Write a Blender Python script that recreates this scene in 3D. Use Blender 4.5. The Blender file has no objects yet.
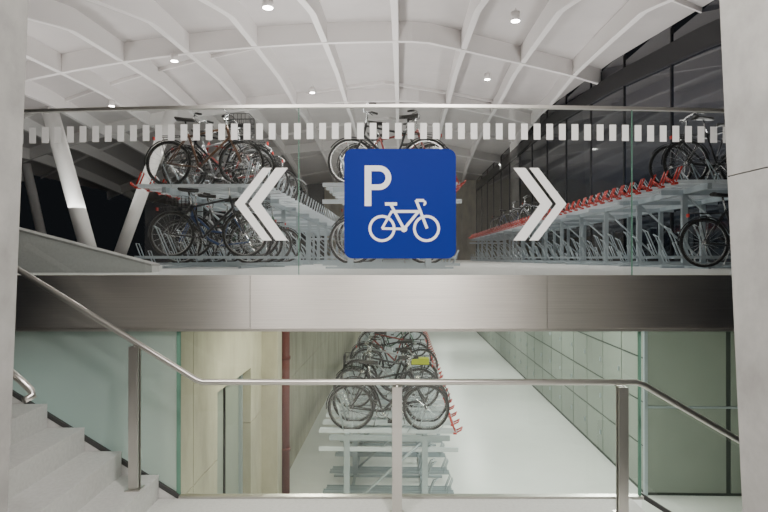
import bpy, math, random
from mathutils import Vector, Matrix
random.seed(4)
EYE=1.75; F=600.0; CX=384.0; CY=258.0
HA=-math.atan(16/600.0)      # hall axis is turned slightly against the front
ZU=1.6; ZL=-1.9; YG=4.4
def P(px,py,Y): return ((px-CX)/F*Y, Y, EYE+(CY-py)/F*Y)

# ---------------------------------------------------------------- materials
def mat(name,col,rough=0.5,metal=0.0,noise=0.0,scale=6.0,bump=0.0,emit=None,stretch=None,spec=0.5,aniso=0.0):
    m=bpy.data.materials.new(name); m.use_nodes=True
    nt=m.node_tree; b=nt.nodes['Principled BSDF']
    b.inputs['Base Color'].default_value=(*col,1); b.inputs['Roughness'].default_value=rough
    b.inputs['Metallic'].default_value=metal; b.inputs['Specular IOR Level'].default_value=spec
    if noise>0 or bump>0:
        tc=nt.nodes.new('ShaderNodeTexCoord'); mp=nt.nodes.new('ShaderNodeMapping')
        nt.links.new(tc.outputs['Object'],mp.inputs['Vector'])
        if stretch: mp.inputs['Scale'].default_value=stretch
        n=nt.nodes.new('ShaderNodeTexNoise'); n.inputs['Scale'].default_value=scale
        n.inputs['Detail'].default_value=6; n.inputs['Roughness'].default_value=0.6
        nt.links.new(mp.outputs['Vector'],n.inputs['Vector'])
        r=nt.nodes.new('ShaderNodeValToRGB')
        r.color_ramp.elements[0].position=0.3; r.color_ramp.elements[1].position=0.7
        r.color_ramp.elements[0].color=(*[max(0,c*(1-noise)) for c in col],1)
        r.color_ramp.elements[1].color=(*[min(1,c*(1+noise)) for c in col],1)
        nt.links.new(n.outputs['Fac'],r.inputs['Fac']); nt.links.new(r.outputs['Color'],b.inputs['Base Color'])
        if bump>0:
            bp=nt.nodes.new('ShaderNodeBump'); bp.inputs['Strength'].default_value=bump; bp.inputs['Distance'].default_value=0.01
            nt.links.new(n.outputs['Fac'],bp.inputs['Height']); nt.links.new(bp.outputs['Normal'],b.inputs['Normal'])
    if aniso:
        b.inputs['Anisotropic'].default_value=aniso
        tg=nt.nodes.new('ShaderNodeTangent'); tg.direction_type='RADIAL'; tg.axis='Z'
        nt.links.new(tg.outputs['Tangent'],b.inputs['Tangent']); b.inputs['Anisotropic Rotation'].default_value=0.25
    if emit:
        b.inputs['Emission Color'].default_value=(*emit[0],1); b.inputs['Emission Strength'].default_value=emit[1]
    return m
def glassmat(name,tint,gl=0.06):
    m=bpy.data.materials.new(name); m.use_nodes=True; nt=m.node_tree; nt.nodes.clear()
    o=nt.nodes.new('ShaderNodeOutputMaterial'); t=nt.nodes.new('ShaderNodeBsdfTransparent'); t.inputs[0].default_value=(*tint,1)
    g=nt.nodes.new('ShaderNodeBsdfGlossy'); g.inputs['Roughness'].default_value=0.02; g.inputs[0].default_value=(1,1,1,1)
    x=nt.nodes.new('ShaderNodeMixShader'); x.inputs[0].default_value=gl
    nt.links.new(t.outputs[0],x.inputs[1]); nt.links.new(g.outputs[0],x.inputs[2]); nt.links.new(x.outputs[0],o.inputs[0])
    return m
M={}
M['conc']=mat('concrete',(0.37,0.365,0.355),0.85,noise=0.18,scale=5,bump=0.3)
M['concw']=mat('concrete_formwork',(0.42,0.395,0.31),0.8,noise=0.22,scale=2.5,bump=0.2,stretch=(1,1,0.4))
M['plaster']=mat('painted_plaster',(0.66,0.635,0.61),0.8,noise=0.05,scale=2)
M['step']=mat('stair_stone',(0.62,0.62,0.61),0.7,noise=0.08,scale=40)
M['steel']=mat('brushed_steel',(0.80,0.77,0.73),0.34,1.0,noise=0.08,scale=3,stretch=(0.6,1,60),aniso=0.8)
M['steel2']=mat('satin_steel_tube',(0.60,0.58,0.55),0.33,1.0)
M['joint']=mat('joint_dark',(0.05,0.05,0.05),0.7)
M['floorw']=mat('white_epoxy_floor',(0.80,0.81,0.79),0.3,noise=0.03,scale=2)
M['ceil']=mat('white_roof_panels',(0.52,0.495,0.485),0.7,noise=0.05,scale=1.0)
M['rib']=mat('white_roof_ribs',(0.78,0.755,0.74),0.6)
M['white']=mat('white_vinyl',(0.92,0.92,0.92),0.6,spec=0.2)
M['blue']=mat('sign_blue',(0.0025,0.018,0.215),0.6,spec=0.15)
M['glass']=glassmat('guard_glass',(0.85,0.89,0.88),0.075)
M['glassl']=glassmat('lower_glass',(0.83,0.88,0.81),0.055)
M['gedge']=mat('glass_edge_green',(0.12,0.25,0.19),0.2)
M['dark']=mat('night_glazing',(0.012,0.015,0.024),0.06,spec=0.9)
M['frame']=mat('dark_frame',(0.02,0.02,0.022),0.5,spec=0.3)
M['galv']=mat('rack_galvanised',(0.46,0.52,0.56),0.4,0.5)
M['galvl']=mat('rack_light_channel',(0.70,0.75,0.80),0.45,0.1)
M['red']=mat('rack_red',(0.50,0.03,0.02),0.45)
M['pipe']=mat('red_pipe',(0.15,0.03,0.025),0.5)
M['locker']=mat('locker_green_grey',(0.27,0.30,0.265),0.45,noise=0.04,scale=2)
M['lockerj']=mat('locker_gap',(0.05,0.06,0.055),0.6)
M['rubber']=mat('rubber',(0.012,0.012,0.012),0.7)
M['chrome']=mat('chrome',(0.6,0.6,0.6),0.25,1.0)
M['saddle']=mat('saddle_black',(0.015,0.014,0.013),0.5)
M['lamp']=mat('lamp_glow',(1,1,1),0.5,emit=((1.0,0.97,0.9),40))
M['asph']=mat('asphalt_night',(0.02,0.02,0.022),0.9,noise=0.2,scale=5)
M['yellow']=mat('yellow_bag',(0.55,0.6,0.02),0.6)
BC={'black':(0.015,0.015,0.018),'red':(0.25,0.02,0.015),'blue':(0.03,0.07,0.20),'silver':(0.42,0.43,0.45),'green':(0.03,0.11,0.06),'white':(0.6,0.6,0.58),'brown':(0.13,0.06,0.03)}
for k,v in BC.items(): M['b_'+k]=mat('paint_'+k,v,0.3,0.1)
# frosted
fm=bpy.data.materials.new('frosted_glass'); fm.use_nodes=True; nt=fm.node_tree; nt.nodes.clear()
o=nt.nodes.new('ShaderNodeOutputMaterial'); t=nt.nodes.new('ShaderNodeBsdfTransparent'); t.inputs[0].default_value=(0.8,0.9,0.86,1)
d=nt.nodes.new('ShaderNodeBsdfDiffuse'); d.inputs[0].default_value=(0.36,0.44,0.415,1)
tr=nt.nodes.new('ShaderNodeBsdfTranslucent'); tr.inputs[0].default_value=(0.55,0.66,0.62,1)
x=nt.nodes.new('ShaderNodeMixShader'); x.inputs[0].default_value=0.45
y=nt.nodes.new('ShaderNodeMixShader'); y.inputs[0].default_value=0.12
nt.links.new(d.outputs[0],x.inputs[1]); nt.links.new(tr.outputs[0],x.inputs[2]); nt.links.new(x.outputs[0],y.inputs[1]); nt.links.new(t.outputs[0],y.inputs[2]); nt.links.new(y.outputs[0],o.inputs[0])
M['frost']=fm

# ---------------------------------------------------------------- mesh builder
class B:
    def __init__(s): s.v=[];s.f=[];s.m=[];s.s=[];s.names=[]
    def mi(s,k):
        if k not in s.names: s.names.append(k)
        return s.names.index(k)
    def add(s,vs,fs,k,smooth=False):
        o=len(s.v); s.v+= [tuple(a) for a in vs]; i=s.mi(k)
        for f in fs: s.f.append([o+a for a in f]); s.m.append(i); s.s.append(smooth)
    def box(s,x0,x1,y0,y1,z0,z1,k):
        vs=[(x0,y0,z0),(x1,y0,z0),(x1,y1,z0),(x0,y1,z0),(x0,y0,z1),(x1,y0,z1),(x1,y1,z1),(x0,y1,z1)]
        s.add(vs,[(0,3,2,1),(4,5,6,7),(0,1,5,4),(1,2,6,5),(2,3,7,6),(3,0,4,7)],k)
    def prism(s,poly,y0,y1,k):   # poly in XZ extruded in Y
        n=len(poly); vs=[(a,y0,b) for a,b in poly]+[(a,y1,b) for a,b in poly]
        fs=[tuple(range(n)),tuple(range(2*n-1,n-1,-1))]+[(i,i+n,(i+1)%n+n,(i+1)%n) for i in range(n)]
        s.add(vs,fs,k)
    def path(s,pts,r,k,seg=6,closed=False,cap=True):
        pts=[Vector(p) for p in pts]; n=len(pts); vs=[];fs=[]
        up=None
        for i,p in enumerate(pts):
            a=pts[(i-1)%n] if (i>0 or closed) else p; b=pts[(i+1)%n] if (i<n-1 or closed) else p
            t=(b-a).normalized()
            if up is None: up=Vector((0,1,0)) if abs(t.y)<0.9 else Vector((0,0,1))
            u=(up-t*up.dot(t))
            if u.length<1e-4: u=t.orthogonal()
            u.normalize(); up=u; w=t.cross(u)
            for j in range(seg):
                q=2*math.pi*j/seg+math.pi/seg; vs.append(p+u*math.cos(q)*r+w*math.sin(q)*r)
        m=n if closed else n-1
        for i in range(m):
            for j in range(seg):
                a=i*seg+j;b=i*seg+(j+1)%seg;c=((i+1)%n)*seg+(j+1)%seg;d=((i+1)%n)*seg+j
                fs.append((a,b,c,d))
        if cap and not closed: fs+= [tuple(range(seg-1,-1,-1)),tuple((n-1)*seg+j for j in range(seg))]
        s.add(vs,fs,k,seg>4)
    def ring(s,c,R,r,k,seg=28,ss=6,a0=0,a1=2*math.pi):
        closed=abs(a1-a0-2*math.pi)<1e-3; N=seg if closed else seg+1
        pts=[(c[0]+R*math.cos(a0+(a1-a0)*i/seg),c[1],c[2]+R*math.sin(a0+(a1-a0)*i/seg)) for i in range(N)]
        s.path(pts,r,k,ss,closed)
    def obj(s,name,loc=(0,0,0),rz=0,hall=False,me=None):
        if me is None: me=s.mesh(name)
        ob=bpy.data.objects.new(name,me); bpy.context.collection.objects.link(ob)
        v=Vector(loc)
        if hall: v=Matrix.Rotation(HA,3,'Z')@v; rz+=HA
        ob.location=v; ob.rotation_euler=(0,0,rz); return ob
    def mesh(s,name):
        me=bpy.data.meshes.new(name); me.from_pydata(s.v,[],s.f)
        for k in s.names: me.materials.append(M[k])
        me.polygons.foreach_set('material_index',s.m); me.polygons.foreach_set('use_smooth',s.s); me.update(); return me
def inst(me,name,loc,rz=0,hall=True,ry=0):
    ob=B().obj(name,loc,rz,hall,me); return ob

# ---------------------------------------------------------------- landing + stairs (front)
TR=0.27; RS=0.172; X0=-1.64; XR=1.80
b=B(); b.box(X0,XR,-2.5,YG-0.03,-0.25,0,'step'); b.obj('floor_landing')
b=B()
for i in range(5):
    x1=X0-i*TR; z=RS*(i+1)
    b.box(x1-TR-0.02,x1,2.62,YG-0.03,z-0.45 if i else -0.25,z,'step')
    b.box(x1-0.045,x1+0.004,2.63,YG-0.035,z-0.02,z+0.003,'step')
b.obj('staircase_up')
b=B()
for i in range(6):
    x0=XR+i*TR; z=-RS*(i+1); b.box(x0,x0+TR+0.02,2.62,YG-0.03,z-0.3,z,'step')
b.obj('staircase_down')
# stair skirting (steel line) on the glass
b=B()
def skew(pts,w,y0,y1,k):
    for (a,c) in zip(pts[:-1],pts[1:]):
        b.prism([(a[0],a[1]),(c[0],c[1]),(c[0],c[1]+w),(a[0],a[1]+w)],y0,y1,k)
pl=[P(8,391,YG),P(180,498,YG),P(642,498,YG),P(740,560,YG)]
pl=[(p[0],p[2]) for p in pl]
skew(pl[:2],0.035,YG-0.025,YG+0.03,'joint'); skew(pl[1:3],0.022,YG-0.025,YG+0.03,'steel2'); skew(pl[2:],0.035,YG-0.025,YG+0.03,'joint')
b.obj('trim_glass_base')
b=B()
b.prism([(pl[0][0]-0.3,-0.3),(pl[1][0],-0.3),(pl[1][0],0.0),(pl[0][0],pl[0][1]),(pl[0][0]-0.3,pl[0][1]+0.19)],YG-0.02,YG+0.05,'step'); b.obj('wall_stringer')
# pillars
def pillar(name,inx_top,inx_bot,sgn):
    Yf,Yb=2.12,2.5; w=0.7
    xt=(inx_top-CX)/F*Yb; xb=(inx_bot-CX)/F*Yb
    zt=EYE+CY/F*Yb; zb=EYE-(512-CY)/F*Yb
    k=(xt-xb)/(zt-zb); f=lambda z: xb+k*(z-zb)
    b=B(); H0,H1=-0.3,4.2
    ch=0.02*sgn
    for (za,zc) in ([(H0,2.087),(2.092,H1)] if sgn>0 else [(H0,H1)]):
        vs=[]
        for z in (za,zc):
            x=f(z); vs+=[(x,Yb,z),(x,Yf+0.02,z),(x+ch,Yf,z),(x+sgn*w,Yf,z),(x+sgn*w,Yb,z)]
        fs=[(0,1,2,3,4),(9,8,7,6,5)]+[(i,i+5,(i+1)%5+5,(i+1)%5) for i in range(5)]
        b.add(vs,fs,'conc')
    b.obj(name)
pillar('concrete_pillar',28,8,-1); pillar('concrete_pillar.001',720,742,1)
# unseen wall and ceiling behind camera, added for the steel band to reflect
b=B(); b.box(-4.5,4.5,-2.7,-2.5,-1.3,4.2,'plaster'); b.obj('wall_back_reflector')
b=B(); b.box(-4.5,4.5,-2.7,2.6,4.2,4.4,'plaster'); b.obj('ceiling_reflector')

# ---------------------------------------------------------------- steel fascia band
b=B(); z0=P(0,328,YG)[2]; z1=P(0,275,YG)[2]
xs=[-2.95,P(251,0,YG)[0],P(546,0,YG)[0],2.85]
for a,c in zip(xs[:-1],xs[1:]):
    b.box(a+0.002,c-0.002,YG-0.03,YG+0.02,z0,z1,'steel')
b.box(xs[0],xs[-1],YG-0.015,YG+0.03,z0+0.01,z1-0.01,'joint')
b.box(xs[0],xs[-1],YG-0.045,YG+0.04,z0-0.02,z0-0.001,'steel2')
b.obj('steel_fascia')
# upper glass guard
def bow(x): return -0.037*(x/2.6)**2
b=B(); ge=[-2.9,P(299,0,YG)[0],P(632,0,YG)[0],2.85]; zt=P(0,106,YG)[2]
for a,c in zip(ge[:-1],ge[1:]):
    n=12; vs=[];fs=[]
    for i in range(n+1):
        x=a+0.003+(c-a-0.006)*i/n
        vs+=[(x,YG-0.006,z1),(x,YG-0.006,zt+bow(x)),(x,YG+0.006,z1),(x,YG+0.006,zt+bow(x))]
    for i in range(n):
        o=4*i; fs.append((o,o+4,o+5,o+1))
    b.add(vs,fs,'glass')
    b.box(c-0.004,c+0.002,YG-0.006,YG+0.006,z1,zt+bow(c)-0.01,'gedge')
for i in range(40):
    xa=-2.9+5.75*i/40; xb=-2.9+5.75*(i+1)/40
    za,zb=zt+bow(xa),zt+bow(xb)
    b.add([(xa,YG-0.02,za-0.012),(xb,YG-0.02,zb-0.012),(xb,YG-0.02,zb+0.010),(xa,YG-0.02,za+0.010),(xa,YG+0.02,za-0.012),(xb,YG+0.02,zb-0.012),(xb,YG+0.02,zb+0.010),(xa,YG+0.02,za+0.010)],
      [(0,1,2,3),(7,6,5,4),(3,2,6,7),(0,4,5,1)],'steel2')
# safety marking dashes
n=0; px=17.0
while px<732:
    a=P(px,139,YG); c=P(px+6.6,123,YG)
    b.box(a[0],c[0],YG-0.009,YG-0.0065,a[2]+bow(a[0])*0.9,c[2]+bow(a[0])*0.9,'white'); px+=12.6
b.obj('glass_guard')
# chevrons
def chev(name,mir):
    b=B()
    for (a,c,ia,ic) in [(513,525,540,552),(529,538,556,566)]:
        pts=[(a,168),(c,168),(ic,204),(c,240.5),(a,240.5),(ia,204)]
        if mir: pts=[(CX+16-(p-401)+0,q) for p,q in pts]; 
        w=[P(p,q,YG) for p,q in pts]; w=[(p[0],p[2]) for p in w]
        b.prism([w[0],w[1],w[2],w[5]],YG-0.011,YG-0.007,'white'); b.prism([w[5],w[2],w[3],w[4]],YG-0.011,YG-0.007,'white')
    b.obj(name)
chev('chevron_sign',False); chev('chevron_sign.001',True)
# blue parking sign
b=B(); pts=[]
for (cx,cy,a0) in [(447,158,0),(353,158,90),(353,250,180),(447,250,270)]:
    for i in range(7):
        a=math.radians(a0+15*i); pts.append((cx+8.5*math.cos(a),cy-8.5*math.sin(a)))
w=[P(p,q,YG) for p,q in pts]; b.prism([(p[0],p[2]) for p in w],YG-0.03,YG-0.012,'blue')
YS=YG-0.03; ks=[0]
def yoff(): ks[0]+=1; return YS-0.003-0.00025*ks[0]
def strip(p,q,wd):
    p=Vector(p);q=Vector(q);t=(q-p).normalized();n=Vector((-t.y,t.x))*wd/2
    c=[p+n,p-n,q-n,q+n]; w=[P(a.x,a.y,YS) for a in c]; b.prism([(a[0],a[2]) for a in w],yoff(),YS+0.001,'white')
def ann(c,ro,ri,a0=0,a1=360,n=32):
    yy=yoff()
    for i in range(n):
        A=math.radians(a0+(a1-a0)*i/n);Bq=math.radians(a0+(a1-a0)*(i+1)/n)
        q=[(c[0]+r*math.cos(t),c[1]-r*math.sin(t)) for r,t in ((ri,A),(ro,A),(ro,Bq),(ri,Bq))]
        w=[P(u[0],u[1],YS) for u in q]; b.prism([(a[0],a[2]) for a in w],yy,YS+0.001,'white')
strip((368,165.5),(368,206),6.6)
strip((366,168.3),(379.3,168.3),5.6); strip((366,187.2),(379.3,187.2),5.6); ann((379,177.75),12.2,6.6,-90,90,20)
ann((382,228.5),13.5,10.8); ann((426.5,228.5),13.5,10.8)
for p,q,wd in [((382,228.5),(392,211),2.4),((391,205),(404,229),2.8),((392,211.5),(418,211.5),2.8),((404,229),(419,211),2.8),((382,228.5),(404,229),2.4),
               ((416,200),(427,228.5),2.8),((416,200.5),(424,200.5),2.8),((385,204),(397,204),3.2)]: strip(p,q,wd)
ann((404,229),3.2,0.1,0,360,14); ann((423.5,203),2.8,0.6,-90,90,8)
b.obj('parking_sign')

# ---------------------------------------------------------------- lower glass
b=B(); zb=0.0; xa=P(178,0,YG)[0]
for (a,c) in [(xa+0.02,P(640,0,YG)[0]),(P(640,0,YG)[0]+0.01,3.2)]:
    b.add([(a,YG,-0.6 if a>1 else zb),(c,YG,-0.6 if a>1 else zb),(c,YG,z0-0.02),(a,YG,z0-0.02)],[(0,1,2,3)],'glassl')
b.box(xa-0.006,xa+0.02,YG-0.01,YG+0.01,0.02,z0-0.02,'gedge')
b.box(P(638,0,YG)[0],P(640.5,0,YG)[0],YG-0.01,YG+0.01,0,z0-0.02,'gedge')
b.obj('window_1')
b=B()
b.add([(-3.0,YG,0.3),(xa-0.01,YG,0.03),(xa-0.01,YG,z0-0.02),(-3.0,YG,z0-0.02)],[(0,1,2,3)],'frost')
b.obj('window_2')
# ---------------------------------------------------------------- hand rail
b=B(); YR=4.1
rp=[P(-25,243,YR),P(14,267,YR),P(196,379.5,YR),P(203,382,YR),P(636,382,YR),P(644,385,YR),P(742,442,YR),P(800,477,YR)]
b.path(rp,0.021,'steel2',10)
for px,ytop,zf in [(135,342,RS*1),(397,382,0),(622,382,0)]:
    p=P(px,ytop,YR)
    for dy in (-0.022,0.022):
        b.box(p[0]-0.033,p[0]+0.033,YR+dy-0.006,YR+dy+0.006,zf,p[2]-0.03,'steel2')
    b.path([(p[0],YR,p[2]-0.09),(p[0],YR,p[2]-0.01)],0.009,'steel2',8)
    b.box(p[0]-0.05,p[0]+0.05,YR-0.05,YR+0.05,zf,zf+0.01,'steel2')
p=P(800,477,YR); b.box(p[0]-0.03,p[0]+0.03,YR-0.02,YR+0.02,-0.9,p[2],'steel2')
b.obj('handrail')
b=B(); b.path([(-1.72,2.66,1.30),(-1.60,2.66,1.20),(-1.565,2.66,1.165),(-1.555,2.66,1.14),(-1.57,2.62,1.13)],0.016,'steel2',8)
b.path([(-1.64,2.66,1.235),(-1.64,2.49,1.2)],0.008,'steel2',6); b.obj('wall_handrail')

# ================================================================= HALL
b=B(); b.box(-6.5,6.3,YG+0.25,48,z0+0.03,ZU,'floorw'); b.obj('floor_upper',hall=True)
b=B(); b.box(-8,8,YG-0.2,48,ZL-0.15,ZL,'floorw'); b.obj('floor_lower',hall=True)
b=B(); b.box(-60,-6.5,4.8,90,0.9,1.2,'asph'); b.obj('ground_outside',hall=True)
def Hc(x,d):
    pts=[(3,2.9),(8,3.8),(11,4.6),(17,5.3),(24,5.8),(50,5.9)]
    for (a,h),(c,g) in zip(pts[:-1],pts[1:]):
        if a<=d<=c:
            t=(d-a)/(c-a); v=h+(g-h)*t; break
    else: v=5.9
    q=x+0.5
    return v-(0.0085*q*q if q<0 else 0.002*q*q)
XL,XRW=-17.0,6.0
b=B(); nx,ny=46,88; vs=[];fs=[]
def zc(x,d): return EYE+Hc(x,d)+0.34
for j in range(ny+1):
    for i in range(nx+1):
        x=XL+(XRW-XL)*i/nx; y=3.6+(47.5-3.6)*j/ny; vs.append((x,y,zc(x,y)))
for j in range(ny):
    for i in range(nx):
        o=j*(nx+1)+i; fs.append((o,o+nx+1,o+nx+2,o+1))
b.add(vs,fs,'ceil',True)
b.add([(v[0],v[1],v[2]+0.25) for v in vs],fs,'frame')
def rib(pts,th,dep,k='rib'):
    vs=[];fs=[]
    for i,(x,y) in enumerate(pts):
        a=pts[max(i-1,0)];c=pts[min(i+1,len(pts)-1)]
        t=Vector((c[0]-a[0],c[1]-a[1])).normalized(); n=Vector((-t.y,t.x))*th/2
        z=zc(x,y)
        vs+=[(x+n.x,y+n.y,z+.02),(x+n.x,y+n.y,z-dep),(x-n.x,y-n.y,z-dep),(x-n.x,y-n.y,z+.02)]
    for i in range(len(pts)-1):
        o=4*i; fs+= [(o,o+4,o+5,o+1),(o+1,o+5,o+6,o+2),(o+2,o+6,o+7,o+3)]
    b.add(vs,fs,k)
# long ribs: fan out and curve gently across the vault
for i in range(-15,7):
    pts=[]
    for j in range(89):
        y=3.6+43.9*j/88
        xx=i*1.55*(0.80+0.016*min(y,22))-0.1-0.0035*(y-12)**2*(1 if i<0 else -1)*min(1,abs(i)/6.0)
        if XL<=xx<=XRW: pts.append((xx,y))
        elif len(pts)>1: break
        else: pts=[]
    if len(pts)>2: rib(pts,0.13,0.42)
# shallow panel seams
for j in range(7):
    d0=0.5+6.4*j
    pts=[]
    for i in range(61):
        x=XL+(XRW-XL)*i/60; y=d0+0.8*max(0,x+.5)+0.5*max(0,-x-.5)
        if 3.6<y<47.4: pts.append((x,y))
    if len(pts)>2: rib(pts,0.04,0.10)
# the big sweeping arches
for d0 in (13.2,21,31):
    rib([(XL+(XRW-XL)*i/60, d0+0.9*max(0,XL+(XRW-XL)*i/60-0.5)+0.012*min(0,XL+(XRW-XL)*i/60)**2) for i in range(61)],0.10,0.44)
b.obj('ceiling',hall=True)
# downlights
def findd(px,py):
    d=46
    while d>6:
        x=(px-400)/F*d
        if (258-py)/F*d<=Hc(x,d)-0.25: return (x,d,EYE+(258-py)/F*d)
        d-=0.05
    return None
nl=0
for px,py in [(267,6),(172,59),(312,92),(515,22),(487,80),(674,85),(550,146),(440,150),(225,118),(108,104),(500,165)]:
    q=findd(px,py)
    if q is None: continue
    b=B(); b.path([(0,0,0.24),(0,0,0.14)],0.012,'rib',6); b.path([(0,0,0.16),(0,0,0)],0.085,'rib',14); b.path([(0,0,0.001),(0,0,-0.006)],0.078,'lamp',14)
    b.obj('ceiling_downlight' if nl==0 else 'ceiling_downlight.%03d'%nl,q,0,True)
    L=bpy.data.lights.new('downlight_beam','SPOT'); L.energy=500; L.spot_size=math.radians(150); L.spot_blend=0.8; L.shadow_soft_size=0.07; L.color=(1,0.95,0.88)
    lo=bpy.data.objects.new('lamp_beam',L); bpy.context.collection.objects.link(lo); v=Matrix.Rotation(HA,3,'Z')@Vector((q[0],q[1],q[2]-0.05)); lo.location=v
    nl+=1
# glazing at right
b=B(); 
for j in range(15):
    y0=5+j*2.8
    b.box(6.0,6.02,y0,y0+2.8,ZU,zc(6,y0+1.4)-0.05,'dark')
    b.box(5.97,6.05,y0-0.025,y0+0.025,ZU,zc(6,y0)-0.05,'frame')
for i in range(30):
    y0=5+i*1.4
    for h,t in ((0.0,0.45),):
        za=zc(6,y0)-0.42-h; zbb=zc(6,y0+1.4)-0.42-h
        b.add([(5.9,y0,za-t),(5.9,y0+1.4,zbb-t),(5.9,y0+1.4,zbb),(5.9,y0,za),(6,y0,za-t),(6,y0+1.4,zbb-t),(6,y0+1.4,zbb),(6,y0,za)],[(0,1,2,3),(0,4,5,1),(3,2,6,7)],'frame')
b.box(5.95,6.05,5,47,ZU,ZU+0.1,'frame')
b.obj('window_3',hall=True)
b=B(); b.box(-6,6,47.5,47.7,ZL,8,'concw'); b.obj('wall_end',hall=True)
# V columns
b=B()
def col(p,q,r0,r1):
    p=Vector(p);q=Vector(q); b.path([p,p.lerp(q,.5),q],r0,'rib',12)
Y1=15
t=P(50,112,Y1);u=P(92,262,Y1); col(t,u,0.2,0.2)
b.obj('slanted_column')
b=B(); t=P(172,110,16);u=P(117,262,16); col(t,u,0.16,0.2); b.obj('slanted_column.001')
b=B(); t=P(20,140,26);u=P(45,250,26); col(t,u,0.2,0.2); b.obj('slanted_column.002')
# ramp parapet at left
b=B(); w=[P(-20,221,6.2),P(152,266,6.2),P(152,278,6.2),P(-20,278,6.2)]
b.prism([(a[0],a[2]) for a in w],6.2,6.4,'step'); w=[P(-20,219,6.2),P(152,264,6.2),P(152,266,6.2),P(-20,221,6.2)]; b.prism([(a[0],a[2]) for a in w],6.18,6.42,'conc')
b.obj('ramp_parapet')
# ---- lower hall walls
b=B(); hx=-1.9
for (a,c) in [(4.75,5.47),(5.48,6.2),(7.6,8.3),(8.31,9.6),(9.62,10.9),(10.92,12.2),(12.22,13.5),(13.52,15),(15.02,20),(20.02,47)]:
    for (za,zd) in [(ZL,-0.35),(-0.34,z0+0.03)]: b.box(hx-0.25,hx,a,c,za,zd,'concw')
b.box(hx-0.25,hx,6.2,7.6,0.35,z0+0.03,'concw')
b.box(hx,hx+0.22,8.2,8.5,ZL,z0+0.03,'concw')
b.obj('wall_left',hall=True)
b=B(); b.box(hx-0.2,hx-0.14,6.21,7.59,ZL,0.34,'locker'); b.box(hx-0.2,hx-0.1,6.21,6.26,ZL,0.34,'galv'); b.box(hx-0.2,hx-0.1,7.54,7.59,ZL,0.34,'galv'); b.box(hx-0.2,hx-0.1,6.21,7.59,0.29,0.34,'galv'); b.box(hx-0.2,hx-0.12,6.88,6.91,ZL,0.34,'frame')
b.obj('door_1',hall=True)
b=B(); b.path([(-1.75,9.15,ZL),(-1.75,9.15,z0+0.03)],0.062,'pipe',12)
for z in (-1.2,0.2): b.path([(-1.75,9.15,z),(-1.75,9.15,z+0.05)],0.074,'pipe',12)
b.obj('red_pipe',hall=True)
b=B(); b.box(7.6,7.8,YG,47,ZL,z0+0.03,'concw'); b.obj('wall_right',hall=True)
# ---- lockers
b=B(); LX=3.77; LY=9.35; LZ=0.95
b.box(LX,6.4,LY,46,ZL,LZ,'lockerj')
rows=[ZL+0.05,ZL+0.74,ZL+1.42,ZL+2.1,LZ]
j=0; yy=LY
while yy<44:
    for a,c in zip(rows[:-1],rows[1:]):
        b.box(LX-0.015,LX+0.01,yy+0.015,yy+0.92,a+0.015,c-0.015,'locker')
        b.box(LX-0.035,LX-0.01,yy+0.10,yy+0.13,(a+c)/2-0.04,(a+c)/2+0.04,'galv')
    yy+=0.94
zm=EYE-(405-258)/F*LY
for (a,c) in [(LX,LX+1.25),(LX+1.27,6.4)]:
    for (za,zd) in [(ZL+0.05,zm-0.02),(zm+0.02,LZ)]:
        b.box(a+0.03,c-0.03,LY-0.02,LY+0.01,za,zd,'locker')
b.box(LX-0.02,LX+0.03,LY-0.03,LY+0.02,ZL,LZ,'galv'); b.box(LX,6.4,LY-0.03,LY+0.02,zm-0.015,zm+0.015,'galv')
b.obj('bike_locker_row',hall=True)

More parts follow.
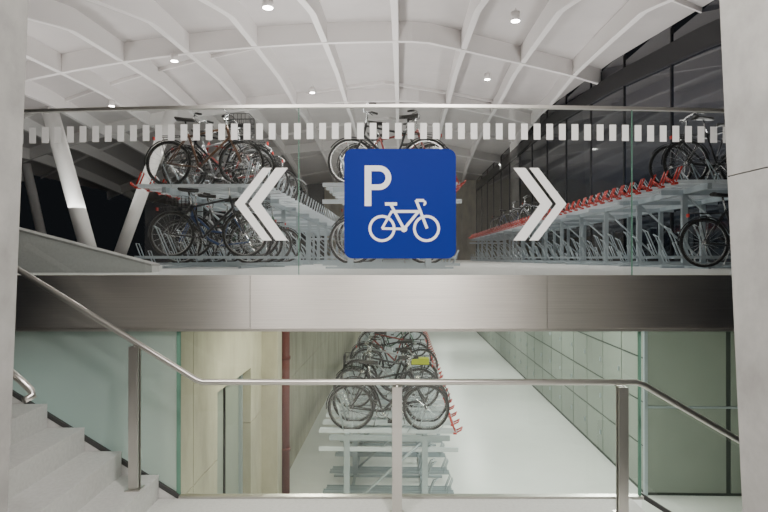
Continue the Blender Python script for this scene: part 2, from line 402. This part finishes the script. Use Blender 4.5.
# ---------------------------------------------------------------- bicycles
def bikemesh(name,colr,step=False,basket=False,bag=False):
    b=B(); C='b_'+colr; R=.335; ra=Vector((-.52,0,R)); fa=Vector((.55,0,R)); bb=Vector((-.07,0,.28))
    st=Vector((-.23,0,.76)); sd=Vector((-.275,0,.95)); ht=Vector((.33,0,.88)); hb=Vector((.375,0,.72))
    for a in (ra,fa):
        b.ring(a,R-.018,.019,'rubber',32,6); b.ring(a,R-.042,.010,'chrome',32,4)
        b.path([a+Vector((0,-.045,0)),a+Vector((0,.045,0))],.02,'chrome',8)
        for i in range(18):
            q=2*math.pi*i/18; b.path([a+Vector((0,.02*(1 if i%2 else -1),0)),a+Vector(((R-.045)*math.cos(q),0,(R-.045)*math.sin(q)))],.0022,'chrome',3,cap=False)
    b.path([bb,st],.017,C,8); b.path([st,sd],.013,'chrome',8)
    if step:
        b.path([ (st+bb)*.5+Vector((.0,0,-.05)),Vector((.08,0,.50)),Vector((.25,0,.66)),hb+Vector((-.01,0,.02))],.018,C,8)
        b.path([bb,Vector((.12,0,.38)),hb],.020,C,8)
    else:
        b.path([st+Vector((.01,0,-.03)),ht+Vector((.01,0,-.03))],.016,C,8); b.path([bb,hb],.019,C,8)
    b.path([hb,ht],.021,C,8)
    for s in (-1,1):
        o=Vector((0,.05*s,0)); 
        b.path([bb+o*.6,ra+o],.010,C,6); b.path([st+o*.3,ra+o],.009,C,6)
        b.path([hb+Vector((.01,.0,-.01)),hb+Vector((.02,.05*s,-.05)),fa+Vector((-.05,.05*s,.12)),fa+o],.011,C,6)
    stem=ht+Vector((-.02,0,.15)); b.path([ht,stem,stem+Vector((.05,0,.02))],.013,'chrome',8)
    c=stem+Vector((.05,0,.02))
    b.path([c+Vector((-.17,-.28,.04)),c+Vector((-.06,-.25,.06)),c+Vector((0,-.1,.02)),c,c+Vector((0,.1,.02)),c+Vector((-.06,.25,.06)),c+Vector((-.17,.28,.04))],.011,'chrome',8)
    for s in (-1,1):
        b.path([c+Vector((-.18,.282*s,.038)),c+Vector((-.08,.255*s,.057))],.017,'saddle',8)
        b.path([c+Vector((-.03,.2*s,.05)),c+Vector((-.11,.25*s,.01))],.006,'frame',5)
    # saddle
    n=8; vs=[]
    for i in range(n+1):
        t=i/n; x=sd.x-.13+.27*t; wd=.078*(1-t)**.7+.018; z=sd.z+.02+.02*(1-t)**2
        for a in range(8):
            q=2*math.pi*a/8; vs.append((x,wd*math.cos(q),z+.028*math.sin(q)))
    fs=[]
    for i in range(n):
        for a in range(8): fs.append((i*8+a,i*8+(a+1)%8,i*8+8+(a+1)%8,i*8+8+a))
    fs+=[tuple(range(7,-1,-1)),tuple(n*8+a for a in range(8))]; b.add(vs,fs,'saddle',True)
    # drivetrain
    b.ring(bb+Vector((0,-.06,0)),.085,.006,'chrome',20,4); b.ring(bb+Vector((0,-.06,0)),.045,.006,'chrome',16,4)
    b.ring(ra+Vector((0,-.05,0)),.04,.006,'chrome',12,4)
    b.path([bb+Vector((0,-.06,.085)),ra+Vector((0,-.055,.04))],.004,'frame',4); b.path([bb+Vector((0,-.06,-.085)),ra+Vector((0,-.055,-.04))],.004,'frame',4)
    for s,dx,dz in ((-1,.12,-.11),(1,-.12,.11)):
        b.path([bb+Vector((0,0,0)),bb+Vector((0,.08*s,0)),bb+Vector((dx,.09*s,dz))],.009,'chrome',6)
        b.box(bb.x+dx-.045,bb.x+dx+.045,min(.09*s,.18*s),max(.09*s,.18*s),bb.z+dz-.012,bb.z+dz+.012,'frame')
    # mudguards, carrier, lamp
    b.ring(ra,R+.018,.010,'b_'+('black' if colr!='silver' else 'silver'),14,4,math.radians(20),math.radians(185))
    b.ring(fa,R+.018,.010,'b_'+('black' if colr!='silver' else 'silver'),12,4,math.radians(35),math.radians(160))
    zc_=R*2+.06
    for s in (-1,1):
        b.path([(-.26,.05*s,zc_),(-.70,.06*s,zc_)],.006,'frame',5); b.path([(-.62,.06*s,zc_),ra+Vector((0,.06*s,0))],.005,'frame',5)
    for x in (-.35,-.5,-.69): b.path([(x,-.055,zc_),(x,.055,zc_)],.005,'frame',5)
    b.path([(.40,0,.76),(.46,0,.76)],.03,'chrome',10)
    b.box(-.745,-.73,-.03,.03,zc_-.05,zc_-.005,'red')
    if basket:
        x0,x1,y0,y1,za,zb2=.42,.70,-.16,.16,.80,1.02
        for z in (za,za+.07,za+.14,zb2): b.path([(x0,y0,z),(x1,y0,z),(x1,y1,z),(x0,y1,z)],.005,'frame',4,True)
        for i in range(6):
            t=i/5
            for yy in (y0,y1): b.path([(x0+(x1-x0)*t,yy,za),(x0+(x1-x0)*t,yy,zb2)],.004,'frame',4)
            for xx in (x0,x1): b.path([(xx,y0+(y1-y0)*t,za),(xx,y0+(y1-y0)*t,zb2)],.004,'frame',4)
            b.path([(x0+(x1-x0)*t,y0,za),(x0+(x1-x0)*t,y1,za)],.004,'frame',4)
    if bag:
        b.box(-.68,-.40,-.10,.10,zc_+.01,zc_+.10,'yellow')
    b.path([(-.14,.02,.30),(-.2,.14,.02)],.008,'chrome',5)
    return b.mesh(name)
kinds=[('bm1','black',0,0,0),('bm2','red',0,0,0),('bm3','blue',1,1,0),('bm4','silver',0,0,0),('bm5','green',1,0,0),('bm6','brown',0,1,0),('bm7','black',1,1,0),('bm8','black',0,0,1)]
BM=[bikemesh('bicycle_mesh_'+k[1],*k[1:]) for k in kinds]
nb=0
def bike(k,x,d,z,flip=False,tilt=0):
    global nb
    ob=inst(BM[k],'bicycle' if nb==0 else 'bicycle.%03d'%nb,(x,d,z),math.pi if flip else 0)
    nb+=1; return ob
# ---------------------------------------------------------------- racks
HT=1.2
def rackmesh(name,n,sp,hoops=True):
    b=B(); Lx=1.95
    for i in range(n):
        y=i*sp; hz=HT
        b.box(-Lx,0,y-.05,y+.05,hz-.03,hz-.015,'galvl')
        b.box(-Lx,0,y-.055,y-.047,hz-.03,hz+.02,'galvl'); b.box(-Lx,0,y+.047,y+.055,hz-.03,hz+.02,'galvl')
        b.path([(.0,y-.05,hz-.01),(.06,y-.05,hz+.02),(.08,y,hz+.05),(.06,y+.05,hz+.02),(.0,y+.05,hz-.01)],.012,'red',6)
        b.box(-.05,.0,y-.058,y+.058,hz-.04,hz-.01,'red')
        b.path([(-.02,y-.05,hz),(-.10,y-.05,hz+.20),(-.10,y+.05,hz+.20),(-.02,y+.05,hz)],.013,'red',5)
        b.path([(-.10,y-.05,hz+.2),(-.26,y-.05,hz)],.008,'galvl',5)
        b.path([(-.7,y-.05,hz-.02),(-.5,y-.06,hz+.3),(-.42,y+.06,hz+.3),(-.55,y+.05,hz-.02)],.008,'galv',5)
        b.path([(-Lx+.35,y-.05,hz),(-Lx+.25,y-.05,hz+.4),(-Lx+.25,y+.05,hz+.4),(-Lx+.35,y+.05,hz)],.008,'galv',5)
        # lower tray
        z2=.16 if i%2 else .06
        b.box(-Lx,.0,y-.045,y+.045,z2-.02,z2-.008,'galv'); b.box(-Lx,0,y-.05,y-.044,z2-.02,z2+.02,'galv'); b.box(-Lx,0,y+.044,y+.05,z2-.02,z2+.02,'galv')
        b.path([(-.5,y-.05,z2),(-.32,y-.05,z2+.42),(-.26,y,z2+.46),(-.32,y+.05,z2+.42),(-.5,y+.05,z2)],.01,'galv',5)
        b.path([(-.1,y-.05,z2),(-.02,y-.05,z2+.2),(-.02,y+.05,z2+.2),(-.1,y+.05,z2)],.009,'galv',5)
    y1=(n-1)*sp
    for x in (-.45,-1.55):
        b.box(x-.03,x+.03,-.1,y1+.1,HT-.11,HT-.03,'galv'); b.box(x-.02,x+.02,-.1,y1+.1,0,.04,'galv')
    b.box(-Lx,.02,-.08,-.05,HT-.28,HT-.22,'galvl')
    k=0
    while k<n:
        y=k*sp-.08 if k==0 else (k-.5)*sp
        b.box(-.49,-.41,y-.03,y+.03,0,HT-.05,'galv'); b.box(-1.59,-1.51,y-.03,y+.03,0,HT-.05,'galv')
        b.path([(-1.5,y,.15),(-.5,y,HT-.15)],.018,'galv',6)
        b.box(-1.9,-.1,y-.03,y+.03,0,.03,'galv'); b.box(-1.8,-.1,y-.025,y+.025,HT-.12,HT-.05,'galv')
        k+=4
    return b.mesh(name)
SP=0.42
rm_long=rackmesh('rack_long',58,SP); rm_mid=rackmesh('rack_mid',40,SP)
inst(rm_mid,'bike_rack',(0.80,8.55,ZL))
inst(rm_mid,'bike_rack.001',(0.85,8.55,ZU))
inst(rm_mid,'bike_rack.002',(-3.85,8.65+39*SP,ZU),math.pi)      # aisle to the left
inst(rm_long,'bike_rack.003',(3.75,8.35+57*SP,ZU),math.pi)
for i,(k,fl,dx) in {0:(0,False,0),1:(6,True,.05),3:(7,True,-.03),5:(3,True,0),8:(0,False,.05),10:(1,True,0),15:(4,False,0),22:(0,True,0)}.items():
    bike(k,-.18+dx,8.55+i*SP,ZL+HT-.012,fl)
# upper centre
for i,(k,fl,dx) in {0:(0,True,-.02),1:(1,False,.06),3:(4,False,0),5:(3,True,0),8:(0,False,0),12:(2,True,0)}.items(): bike(k,-.13+dx,8.55+i*SP,ZU+HT-.012,fl)
for i,(k,fl) in {0:(0,True),1:(6,False),3:(2,True),6:(3,False),9:(0,False)}.items(): bike(k,-.13,8.55+i*SP,ZU+(.16 if i%2 else .06),fl)
# upper left
for i,(k,fl,dx) in {0:(5,False,0),1:(0,True,.1),2:(3,False,-.05),3:(1,True,0),5:(0,True,0),7:(0,False,0),10:(3,False,0)}.items(): bike(k,-2.85+dx,8.65+i*SP,ZU+HT-.012,fl)
for i,(k,fl) in {0:(0,False),1:(2,True),2:(6,False),3:(3,True),5:(0,True),7:(4,False)}.items(): bike(k,-2.8,8.65+i*SP,ZU+(.06 if i%2 else .16),fl)
# right
for i,(k,fl) in {1:(0,False),2:(0,True),26:(0,False),30:(3,True),35:(0,True),41:(2,False)}.items(): bike(k,4.65,8.35+i*SP,ZU+HT-.012,fl)
bike(0,4.62,8.2,ZU+.02,False)

# ---------------------------------------------------------------- lights
def area(name,loc,rot,sx,sy,e,col=(1,.96,.9),hall=True):
    L=bpy.data.lights.new(name,'AREA'); L.shape='RECTANGLE'; L.size=sx; L.size_y=sy; L.energy=e; L.color=col
    o=bpy.data.objects.new(name,L); bpy.context.collection.objects.link(o)
    v=Vector(loc); rz=0
    if hall: v=Matrix.Rotation(HA,3,'Z')@v; rz=HA
    o.location=v; o.rotation_euler=(rot[0],rot[1],rot[2]+rz)
UP=(math.pi,0,0)
area('ceiling_fill_a',(-1.5,16,3.2),UP,.5,16,430,(1,.97,.94))  # all lamps aimed UP are added, unseen fill to brighten the ceiling
area('ceiling_fill_b',(4.8,16,3.3),UP,.5,16,250,(1,.97,.94))
area('ceiling_fill_c',(-8,14,3.0),UP,.5,14,280,(1,.97,.94))
area('ceiling_fill_d',(0,34,3.2),UP,6,16,260,(1,.97,.94))
for i,y in enumerate((6.5,10,14,19,25,32)):
    area('hall_lamp_%d'%i,(2.3,y,1.2),(0,0,0),.3,2.0,100,(.97,1,.95))
area('hall_lamp_left',(-1.0,7.0,1.2),(0,0,0),.3,2.0,62,(1,.95,.80))
area('hall_lamp_frost',(-2.9,5.6,1.15),(0,0,0),.3,.8,26,(.85,1,.95))  # added unseen fill that lights the frosted pane from behind
area('stairwell_lamp',(0.75,1.3,4.15),(math.radians(12),0,0),.25,.5,150,(1,.95,.89),False)  # added unseen lamp, placed to put a glow on the steel band
area('landing_fill_b',(-1.5,1.3,4.15),(math.radians(12),0,0),.3,.5,110,(1,.95,.89),False)  # second added unseen lamp, for band glow and landing
area('landing_fill_c',(0,0.0,4.15),(0,0,0),.5,.3,95,(1,.95,.89),False)  # added unseen fill for landing, stairs and pillars
w=bpy.data.worlds.new('night'); bpy.context.scene.world=w; w.use_nodes=True
w.node_tree.nodes['Background'].inputs[0].default_value=(.10,.11,.13,1); w.node_tree.nodes['Background'].inputs[1].default_value=.07
# ---------------------------------------------------------------- camera
c=bpy.data.cameras.new('camera'); c.lens=600/768*36; c.sensor_width=36
co=bpy.data.objects.new('camera',c); bpy.context.collection.objects.link(co); co.location=(0,0,EYE)
co.rotation_euler=(math.radians(90)+math.atan(2/600),0,0); bpy.context.scene.camera=co
